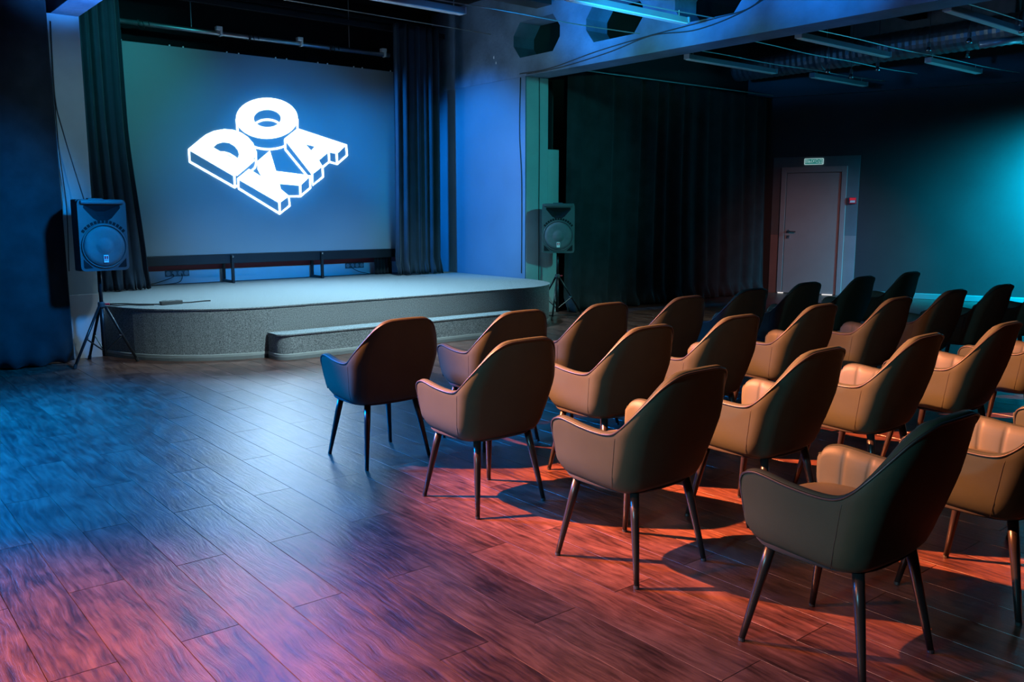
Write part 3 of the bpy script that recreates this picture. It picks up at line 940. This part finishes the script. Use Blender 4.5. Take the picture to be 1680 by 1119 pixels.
# ------------------------------------------------------------------ ceiling fittings, right and centre bays
def lamp(x0, x1, y, z, label, name='linear_lamp', dy=0.0):
    t = thing(name, label, 'lamp', ((x0 + x1) / 2, y, z), math.atan2(dy, x1 - x0), 'linear lamps hung on wires')
    h = (x1 - x0) / 2
    bm = bmesh.new()
    prof = [(-.045, 0), (-.03, .06), (.03, .06), (.045, 0)]
    A_ = [bm.verts.new((-h, a, b)) for a, b in prof]; B_ = [bm.verts.new((h, a, b)) for a, b in prof]
    for i in range(4): bm.faces.new((A_[i], A_[(i + 1) % 4], B_[(i + 1) % 4], B_[i]))
    bm.faces.new(A_); bm.faces.new(B_[::-1])
    obj('housing', bm, M['lamp'], t)
    bm = bmesh.new(); box(bm, -h + .015, h - .015, -.040, .040, -.010, 0.0, .003); obj('diffuser', bm, M['diff'], t)
    for s in (-1, 1):
        bm = bmesh.new(); box(bm, s * h - .012, s * h + .012, -.048, .048, -.004, .064, .004); obj('end_cap', bm, M['lamp'], t)
        bm = bmesh.new(); tube(bm, [(s * (h - .12), 0, .058), (s * (h - .12), 0, .125)], .005, 6); obj('hanger', bm, M['wire'], t)
    return t
ZL = 3.50
lamp(9.43, 11.42, 7.86, ZL, 'long linear lamp on wire next to beam, above black curtain', dy=0)
lamp(12.16, 13.70, 7.70, ZL, 'short dim linear lamp over the far end of the black curtain')
lamp(9.31, 11.38, 6.10, ZL, 'long linear lamp beside the beam, second from the curtain')
lamp(12.18, 13.75, 5.95, ZL, 'cyan-lit linear lamp above the grey door, right end of second wire')
lamp(9.23, 11.20, 4.35, ZL, 'linear lamp at top right corner under an orange-lit wire')
lamp(5.93, 7.68, 6.43, ZL, 'bright teal-lit linear lamp in front of the beam openings')
lamp(3.70, 5.54, 7.58, ZL, 'linear lamp with blue-white lower edge at top centre, above stage front')
def wire(a, b, label, r=.006, sag=.02, mat='wire'):
    pts = []
    for i in range(17):
        t = i / 16
        p = Vector(a).lerp(Vector(b), t); p.z -= sag * math.sin(PI * t) + .006 * math.sin(t * 17)
        pts.append(p)
    bm = bmesh.new(); tube(bm, pts, r, 6)
    o = obj('lamp_wire', bm, M[mat]); return tag(o, label, 'wire')
wire((8.5, 7.86, ZL + .14), (14.3, 7.70, ZL + .13), 'pale wire carrying the two lamps nearest the black curtain')
wire((8.5, 6.12, ZL + .14), (15.1, 5.92, ZL + .13), 'pale wire carrying the second pair of lamps right of beam')
wire((8.5, 4.38, ZL + .14), (15.6, 4.2, ZL + .13), 'orange-lit wire over the lamp in the top right corner')
wire((8.5, 7.05, ZL + .16), (13.9, 6.95, ZL + .12), 'thin dark wire with small bulbs between the lamp rows')
wire((2.36, 6.50, ZL + .14), (8.1, 6.38, ZL + .10), 'pinkish lit wire above the teal-lit lamp at the beam')
wire((2.36, 7.66, ZL + .14), (8.1, 7.50, ZL + .10), 'thin wire above the lamp at top centre')
def bulb(x, y, z, label, zt):
    t = thing('spot_bulb', label, 'bulb', (x, y, z), 0, 'small bulbs on ceiling wires')
    bm = bmesh.new(); lathe(bm, [(.018, .05), (.022, .06), (.022, .11), (.012, .12)], 12); obj('socket', bm, M['plastic'], t)
    bm = bmesh.new(); lathe(bm, [(.006, -.01), (.034, -.005), (.036, .01), (.022, .045), (.018, .055)], 14); obj('reflector', bm, M['chrome'], t, smooth=True)
    bm = bmesh.new(); tube(bm, [(0, 0, .115), (0.004, 0, zt - z)], .004, 5); obj('cord', bm, M['cable'], t)
for (x, y, lab, dz) in ((11.35, 6.95, 'left of three small bulbs hung from the thin dark wire', 3.40), (12.05, 7.0, 'middle and lowest of three small bulbs between the lamps', 3.40), (11.95, 6.55, 'right of the three small bulbs between the lamp rows', 3.44),
                        (12.25, 5.99, 'small bulb at left end of the cyan-lit lamp', 3.66), (13.3, 5.93, 'small bulb above right part of the cyan-lit lamp', 3.68),
                        (11.0, 4.9, 'white round bulb hanging alone near the duct', 3.47), (10.9, 4.28, 'bulb at right frame edge by the corner lamp', 3.48)):
    bulb(x, y, dz, lab, ZC)
# spiral duct
def duct():
    t = thing('ventilation_duct', 'ribbed round ventilation duct under the dark ceiling at right', 'duct', (13.0, 5.0, 3.93))
    bm = bmesh.new()
    rings = []
    n = 130
    rows = []
    for i in range(n + 1):
        y = 4.7 - 6.8 * i / n
        r = .20 + (.010 if i % 2 else 0)
        rows.append([(r * math.cos(2 * PI * k / 22), y, r * math.sin(2 * PI * k / 22)) for k in range(22)])
    grid(bm, rows, closed_u=True)
    obj('ribbed_tube', bm, M['duct'], t, smooth=False)
    bm = bmesh.new(); box(bm, -.02, .16, 0.2, 2.6, .19, .5, .01); obj('support_channel', bm, M['duct'], t)
    for yy in (-1.5, .1, 3.0):
        bm = bmesh.new(); lathe(bm, [(.218, -.02), (.222, -.015), (.222, .015), (.218, .02)], 24, Matrix.Translation((0, yy, 0)) @ Matrix.Rotation(PI / 2, 4, 'X')); obj('clamp_band', bm, M['duct'], t)
        bm = bmesh.new(); tube(bm, [(0, yy, .2), (0, yy, ZC - 3.93)], .006, 6); obj('hanger_rod', bm, M['steel'], t)
duct()
bm = bmesh.new(); tube(bm, [(12.1, 4.75, 3.62), (11.85, 5.15, 3.58)], .045, 12)
tag(obj('spot_fixture', bm, M['lamp'], smooth=True), 'small bright cyan cylinder fixture under the duct', 'lamp')
# ceiling cross beams (dark) over the right bay and the stage
for i, yy in enumerate((8.6, 6.4, 4.2, 2.0)):
    bm = bmesh.new(); box(bm, 8.49, 16.0, yy, yy + .25, 4.25, ZC)
    o = obj('trim_%d' % (3 + i), bm, M['black']); o['kind'] = 'structure'
for i, yy in enumerate((9.1, 7.0)):
    bm = bmesh.new(); box(bm, 2.35, 8.11, yy, yy + .3, 4.22, ZC)
    o = obj('trim_%d' % (7 + i), bm, M['wall_dark']); o['kind'] = 'structure'
# beam cables
def beam_cable(pts, label): return cable([(8.10, a, b) for a, b in pts], label, .007)
beam_cable([(9.75, 3.40), (9.1, 3.40), (8.2, 3.50), (7.3, 3.56), (6.4, 3.60), (5.85, 3.66), (5.5, 4.0), (5.3, 4.3)], 'upper black cable swagged along the face of the concrete beam')
beam_cable([(9.6, 3.38), (8.9, 3.385), (8.0, 3.46), (7.3, 3.555), (6.6, 3.52), (5.9, 3.64), (5.3, 3.9)], 'lower black cable swagged along the concrete beam')

# ------------------------------------------------------------------ exit sign and alarm box
sg = thing('exit_sign', 'small green exit sign with white lettering above the grey door', 'sign', (0, 0, 0))
sg.matrix_world = WM @ Matrix.Translation((0.545, 0.02, 2.36))
def rr(bm, w, h, y0, y1, r=.015):
    pts = []
    for cx, cz, a0 in ((w - r, h - r, 0), (-w + r, h - r, 90), (-w + r, -h + r, 180), (w - r, -h + r, 270)):
        for i in range(5):
            a = math.radians(a0 + 22.5 * i); pts.append((cx + r * math.cos(a), cz + r * math.sin(a)))
    lo = [bm.verts.new((x, y0, z)) for x, z in pts]; hi = [bm.verts.new((x, y1, z)) for x, z in pts]
    n = len(pts)
    for i in range(n): bm.faces.new((lo[i], lo[(i + 1) % n], hi[(i + 1) % n], hi[i]))
    bm.faces.new(lo[::-1]); bm.faces.new(hi)
bm = bmesh.new(); rr(bm, .165, .056, 0, .018); obj('border', bm, M['sign_white'], sg)
bm = bmesh.new(); rr(bm, .150, .043, .0175, .020, .01); obj('panel', bm, M['green'], sg)
def text(body, size, mat, parent, loc, rot, name='lettering', ext=.001):
    cu = bpy.data.curves.new('t', 'FONT'); cu.body = body; cu.size = size; cu.align_x = 'CENTER'; cu.align_y = 'CENTER'; cu.extrude = ext; cu.offset = 0.0
    to = bpy.data.objects.new('t', cu); COL.objects.link(to)
    dg = bpy.context.evaluated_depsgraph_get()
    me = bpy.data.meshes.new_from_object(to.evaluated_get(dg))
    bpy.data.objects.remove(to)
    me.materials.clear(); me.materials.append(mat)
    o = link(name, me, parent); o.location = loc; o.rotation_euler = rot
    return o
# the sign's local +y points into the room; readers stand there, so text runs along local +x seen from +y
text('ВЫХОД', .078, M['sign_white'], sg, (0, .021, 0), (PI / 2, 0, 0 if WM.to_3x3().determinant() < 0 else PI))
al = thing('alarm_box', 'small red fire alarm call point at right edge of door panel', 'alarm', (0, 0, 0))
al.matrix_world = WM @ Matrix.Translation((1.235, .018, 1.67))
bm = bmesh.new(); box(bm, -.06, .06, 0, .05, -.055, .055, .008); obj('housing', bm, M['red'], al)
bm = bmesh.new(); box(bm, -.042, .042, .0505, .053, -.035, .002, .001); obj('label_plate', bm, M['white'], al)
bm = bmesh.new(); box(bm, -.05, .05, .0502, .052, .008, .045, .001); obj('glowing_top', bm, M['red_glow'], al)

# ------------------------------------------------------------------ armchair
TS = 180
def plan(t, z):
    """outer surface point (x, y) for arc parameter t (-1 left arm front, 0 back, 1 right arm front) at height z"""
    s = -1 if t < 0 else 1
    a_ = abs(t)
    zz = max(0.37, min(0.9, z))
    hw = 0.236 + 0.026 * sstep(0.34, 0.46, zz) + 0.030 * max(0, min(1, (zz - .42) / .22)) - 0.034 * sstep(0.64, 0.90, zz)
    yb = -0.200 - 0.034 * sstep(0.34, 0.52, zz) - 0.118 * max(0, (zz - 0.48) / 0.40)
    R = 0.075 + 0.04 * sstep(.6, .88, zz)
    yf = 0.203 + 0.020 * sstep(0.38, 0.62, zz)
    l1, l2 = hw - R, PI / 2 * R
    l3 = yf - (yb + R)
    d = a_ * (l1 + l2 + l3)
    if d < l1: x, y = d, yb
    elif d < l1 + l2:
        f = (d - l1) / R
        x, y = l1 + R * math.sin(f), yb + R - R * math.cos(f)
    else:
        q = (d - l1 - l2) / l3
        x, y = hw - 0.030 * q ** 1.5, yb + R + l3 * q
    y += 0.026 * (min(x, hw) / hw) ** 2 - 0.010
    return Vector((s * x, y))
RIM = [(0, .893), (.08, .892), (.15, .888), (.21, .872), (.265, .838), (.32, .786), (.38, .726), (.435, .676), (.49, .644), (.55, .632), (.64, .630), (.75, .635), (.86, .645), (1.0, .652)]
def rim(t):
    a_ = abs(t)
    z = RIM[-1][1]
    for i in range(len(RIM) - 1):
        if RIM[i][0] <= a_ <= RIM[i + 1][0]:
            P = [RIM[max(i - 1, 0)], RIM[i], RIM[i + 1], RIM[min(i + 2, len(RIM) - 1)]]
            h = P[2][0] - P[1][0]
            m1 = (P[2][1] - P[0][1]) / max(1e-6, P[2][0] - P[0][0]); m2 = (P[3][1] - P[1][1]) / max(1e-6, P[3][0] - P[1][0])
            f = (a_ - P[1][0]) / h
            z = (2*f**3-3*f*f+1)*P[1][1] + (f**3-2*f*f+f)*h*m1 + (-2*f**3+3*f*f)*P[2][1] + (f**3-f*f)*h*m2
            break
    if a_ > 0.89: z -= 0.048 * (1 - math.sqrt(max(0, 1 - ((a_ - 0.89) / 0.11) ** 2)))
    return z
def bott(t):
    a_ = abs(t)
    z = 0.372
    if a_ > 0.90: z += 0.024 * (1 - math.sqrt(max(0, 1 - ((a_ - 0.90) / 0.10) ** 2)))
    return z
def normal(t, z):
    e = 0.01
    a, b = plan(max(-1, t - e), z), plan(min(1, t + e), z)
    d = (b - a).normalized()
    n = Vector((d.y, -d.x))
    c = plan(t, z)
    if n.dot(c - Vector((0, 0.05))) < 0: n = -n
    return n
def thick(t):
    a_ = abs(t)
    return 0.046 - 0.004 * sstep(.3, .7, a_)
def pos(t, z, inset): 
    p = plan(t, z) - normal(t, z) * inset
    return p
def chair_meshes():
    out = {}
    ts = [-1 + 2 * i / TS for i in range(TS + 1)]
    # outer shell with rolled rim
    bm = bmesh.new()
    rows = []
    for t in ts:
        zb, zt, th = bott(t), rim(t), thick(t)
        r = th / 2
        prof = []
        # underside curl
        for ins, dz in ((0.055, 0.0), (0.030, 0.002), (0.012, 0.012), (0.003, 0.030)):
            prof.append((ins, zb + dz))
        for k in range(1, 9):
            f = k / 9
            prof.append((0.0, zb + 0.03 + (zt - r - zb - 0.03) * f))
        for k in range(0, 5):
            a = PI * k / 4 * 0.5
            prof.append((r - r * math.cos(a), zt - r + r * math.sin(a)))
        prof.append((r * 1.5, zt - r * .12))
        nose = 1.0
        row = []
        for ins, z in prof:
            p = pos(t, z, ins)
            row.append((p.x, p.y, z))
        rows.append(row)
    # rounded fronts
    def nose_rows(t, sgn):
        res = []
        zb, zt, th = bott(t), rim(t), thick(t)
        base = rows[0] if sgn < 0 else rows[-1]
        mid = []
        for (x, y, z) in base:
            res_in = th / 2
            p = pos(t, z, res_in)
            mid.append((p.x, p.y, z))
        for k in (1, 2, 3):
            a = PI / 2 * k / 3
            row = []
            for (b, m_) in zip(base, mid):
                f = math.cos(a)
                zc = (zb + zt) / 2
                row.append((m_[0] + (b[0] - m_[0]) * f, m_[1] + (b[1] - m_[1]) * f + 0.016 * math.sin(a), zc + (b[2] - zc) * (1 - .06 * (1 - f))))
            res.append(row)
        return res
    allrows = nose_rows(-1, -1)[::-1] + rows + nose_rows(1, 1)
    grid(bm, allrows)
    out['shell'] = (bm, M['leather'])
    # inner channelled lining
    bm = bmesh.new()
    irows = []
    nch = 15
    for t in ts:
        zt, th = rim(t), thick(t)
        r = th / 2
        g = abs(math.sin(PI * nch * (t + 1) / 2))
        puff = 0.010 * (g ** 0.32) * (1 - sstep(.84, 1.0, abs(t)))
        zl = 0.40
        row = []
        p = pos(t, zt - .004, r); row.append((p.x, p.y, zt - 0.001))
        p = pos(t, zt - .006, r * 1.35); row.append((p.x, p.y, zt - 0.003))
        for k in range(0, 10):
            f = k / 9
            z = (zt - .014) + (zl - zt + .014) * f
            ins = th + (puff + .004) * min(1, .35 + f * 4) + 0.014 * sstep(.5, 1, f)
            p = pos(t, z, ins); row.append((p.x, p.y, z))
        irows.append(row)
    # fronts of the lining close against the nose
    def fnt(row, t):
        res = []
        th = thick(t)
        for k in (1, 2):
            f = math.cos(PI / 2 * k / 2)
            r2 = []
            for (x, y, z) in row:
                p = pos(t, z, th / 2)
                zc = (bott(t) + rim(t)) / 2
                r2.append((p.x + (x - p.x) * f, p.y + (y - p.y) * f + .015 * math.sin(PI / 2 * k / 2), zc + (z - zc) * (1 - .075 * (1 - f)) - .0015 * k))
            res.append(r2)
        return res
    grid(bm, fnt(irows[0], -1)[::-1] + irows + fnt(irows[-1], 1))
    out['channelled_lining'] = (bm, M['leather_in'])
    # piping along the rim's outer edge
    bm = bmesh.new()
    pts = []
    for i in range(TS + 1):
        t = ts[i]
        zt, th = rim(t), thick(t)
        r = th / 2
        a = math.radians(30)
        p = pos(t, zt, r - (r + .0008) * math.cos(a))
        pts.append((p.x, p.y, zt - r + (r + .0008) * math.sin(a)))
    lo1 = pos(-1, .5, .004); lo2 = pos(1, .5, .004)
    pre = [(pos(-1, z, .004).x, pos(-1, z, .004).y + .004, z) for z in (.42, .50, .56)]
    post = [(pos(1, z, .004).x, pos(1, z, .004).y + .004, z) for z in (.56, .50, .42)]
    tube(bm, pre + pts + post, 0.0050, 6)
    out['piping'] = (bm, M['piping'])
    bm = bmesh.new()
    for t in (-0.47, 0.47):
        q = []
        for k in range(13):
            z = 0.385 + (rim(t) - 0.035 - 0.385) * k / 12
            p = pos(t, z, -0.0002); q.append((p.x, p.y, z))
        tube(bm, q, 0.0011, 4)
    out['side_seam'] = (bm, M['piping'])
    # seat cushion
    bm = bmesh.new()
    rows = []
    nseg = 48
    def seat_out(a, sc):
        c, s_ = math.cos(a), math.sin(a)
        n = 3.4
        rr_ = (abs(c) ** n + abs(s_) ** n) ** (-1 / n)
        return (0.215 * sc * rr_ * c, 0.015 + (0.225 if s_ > 0 else 0.205) * sc * rr_ * s_)
    for sc_, z in ((.02, .535), (.35, .534), (.70, .528), (.88, .517), (.96, .503), (1.0, .48), (1.0, .43), (.985, .40), (.95, .385), (.5, .375), (.02, .374)):
        rows.append([(*seat_out(2 * PI * k / nseg, sc_), z) for k in range(nseg)])
    grid(bm, rows, closed_u=True)
    out['seat_cushion'] = (bm, M['leather_in'])
    bm = bmesh.new()
    rows = []
    for sc_, z in ((.02, .362), (.80, .362), (.93, .368), (.97, .378), (.9, .39), (.02, .39)):
        rows.append([(*seat_out(2 * PI * k / nseg, sc_ * 1.09), z) for k in range(nseg)])
    grid(bm, rows, closed_u=True)
    out['seat_base'] = (bm, M['velvet'])
    return out
def make_leg(sx_, sy_):
    bm = bmesh.new()
    a = Vector((sx_ * .165, sy_ * .160, .368)); b = Vector((sx_ * .2175, sy_ * .2275, .012))
    tube(bm, [a, a.lerp(b, .3), a.lerp(b, .7), b], [.0195, .0180, .0140, .0112], 12)
    return bm
def make_chair(label, x, y, rz, group):
    t = thing('armchair', label, 'chair', (x, y, 0), rz, group)
    for k, (bm_, m_) in chair_meshes().items():
        obj(k, bm_, m_, t, smooth=True)
    for sx_, sy_ in ((-1, 1), (1, 1), (-1, -1), (1, -1)):
        lg = obj('leg', make_leg(sx_, sy_), M['leg'], t, smooth=True)
        bm = bmesh.new(); lathe(bm, [(.0095, 0), (.0115, .002), (.0118, .014)], 10, Matrix.Translation((sx_ * .218, sy_ * .2282, 0))); obj('foot_cap', bm, M['cable'], lg)
    return t
def dup(root, x, y, rz, label):
    r = root.copy(); COL.objects.link(r); r.location = (x, y, 0); r.rotation_euler = (0, 0, rz); r['label'] = label
    for ch in list(root.children):
        c = ch.copy(); COL.objects.link(c); c.parent = r
        for g in ch.children:
            d = g.copy(); COL.objects.link(d); d.parent = c
    return r
chairs = [
    ('leather armchair standing nearest the stage at the left end of front row', 2.67, 4.57, 0),
    ('second armchair from the left in the front row nearest the stage', 3.44, 4.44, 0),
    ('third armchair from the left in the front row, olive-tinted back', 4.17, 4.42, 0),
    ('fourth armchair from the left in the front row nearest the stage', 4.95, 4.38, 0),
    ('fifth armchair from the left in front row before the black curtain end', 5.83, 4.45, 0),
    ('sixth armchair in the front row, seen just left of the grey door', 6.72, 4.52, 0),
    ('seventh armchair in the front row, in front of the door panel edge', 7.75, 4.58, 0),
    ('eighth and rightmost armchair of the front row against dark wall', 8.68, 4.60, 0),
    ('left-end armchair of second row with tan-lit arm, behind the front-left chair', 2.68, 3.52, 0),
    ('second armchair of the second row with orange-tan lit left arm', 3.51, 3.46, 0),
    ('third armchair of the second row with olive-lit arm', 4.28, 3.44, 0),
    ('fourth armchair of the second row with brown-lit arm', 5.20, 3.47, 0),
    ('fifth armchair of the second row, below the front-row chair by the door', 6.05, 3.38, 0),
    ('sixth armchair of the second row, in front of the cyan-lit floor', 6.98, 3.40, 0),
    ('seventh armchair of the second row with reddish back before cyan wall', 7.80, 3.37, 0),
    ('eighth armchair of the second row, cut off by right frame edge', 8.72, 3.32, 0),
    ('left-end armchair of the third row, large and in the middle foreground', 2.69, 2.48, 0),
    ('second armchair of the third row with bright orange-lit left arm', 3.52, 2.44, 0),
    ('third armchair of the third row with tan arm and visible ribbed lining', 4.32, 2.36, 0),
    ('fourth armchair of the third row near right edge with tan arm', 5.14, 2.30, 0),
    ('fifth armchair of third row, mostly cut off by right edge', 6.02, 2.25, 0),
    ('nearest armchair, teal-lit left end of the rearmost row', 2.665, 1.49, 0),
    ('second armchair of the rearmost row with orange-lit ribbed lining, right edge', 3.545, 1.38, 0),
    ('third armchair of the rearmost row, only an arm top in view', 4.42, 1.30, 0),
]
root = None
jit = random.Random(4)
for lab, x, y, a in chairs:
    if root is None:
        root = make_chair(lab, x, y, a, 'leather armchairs set out in rows')
    else:
        dup(root, x, y, a + jit.uniform(-.03, .03), lab)
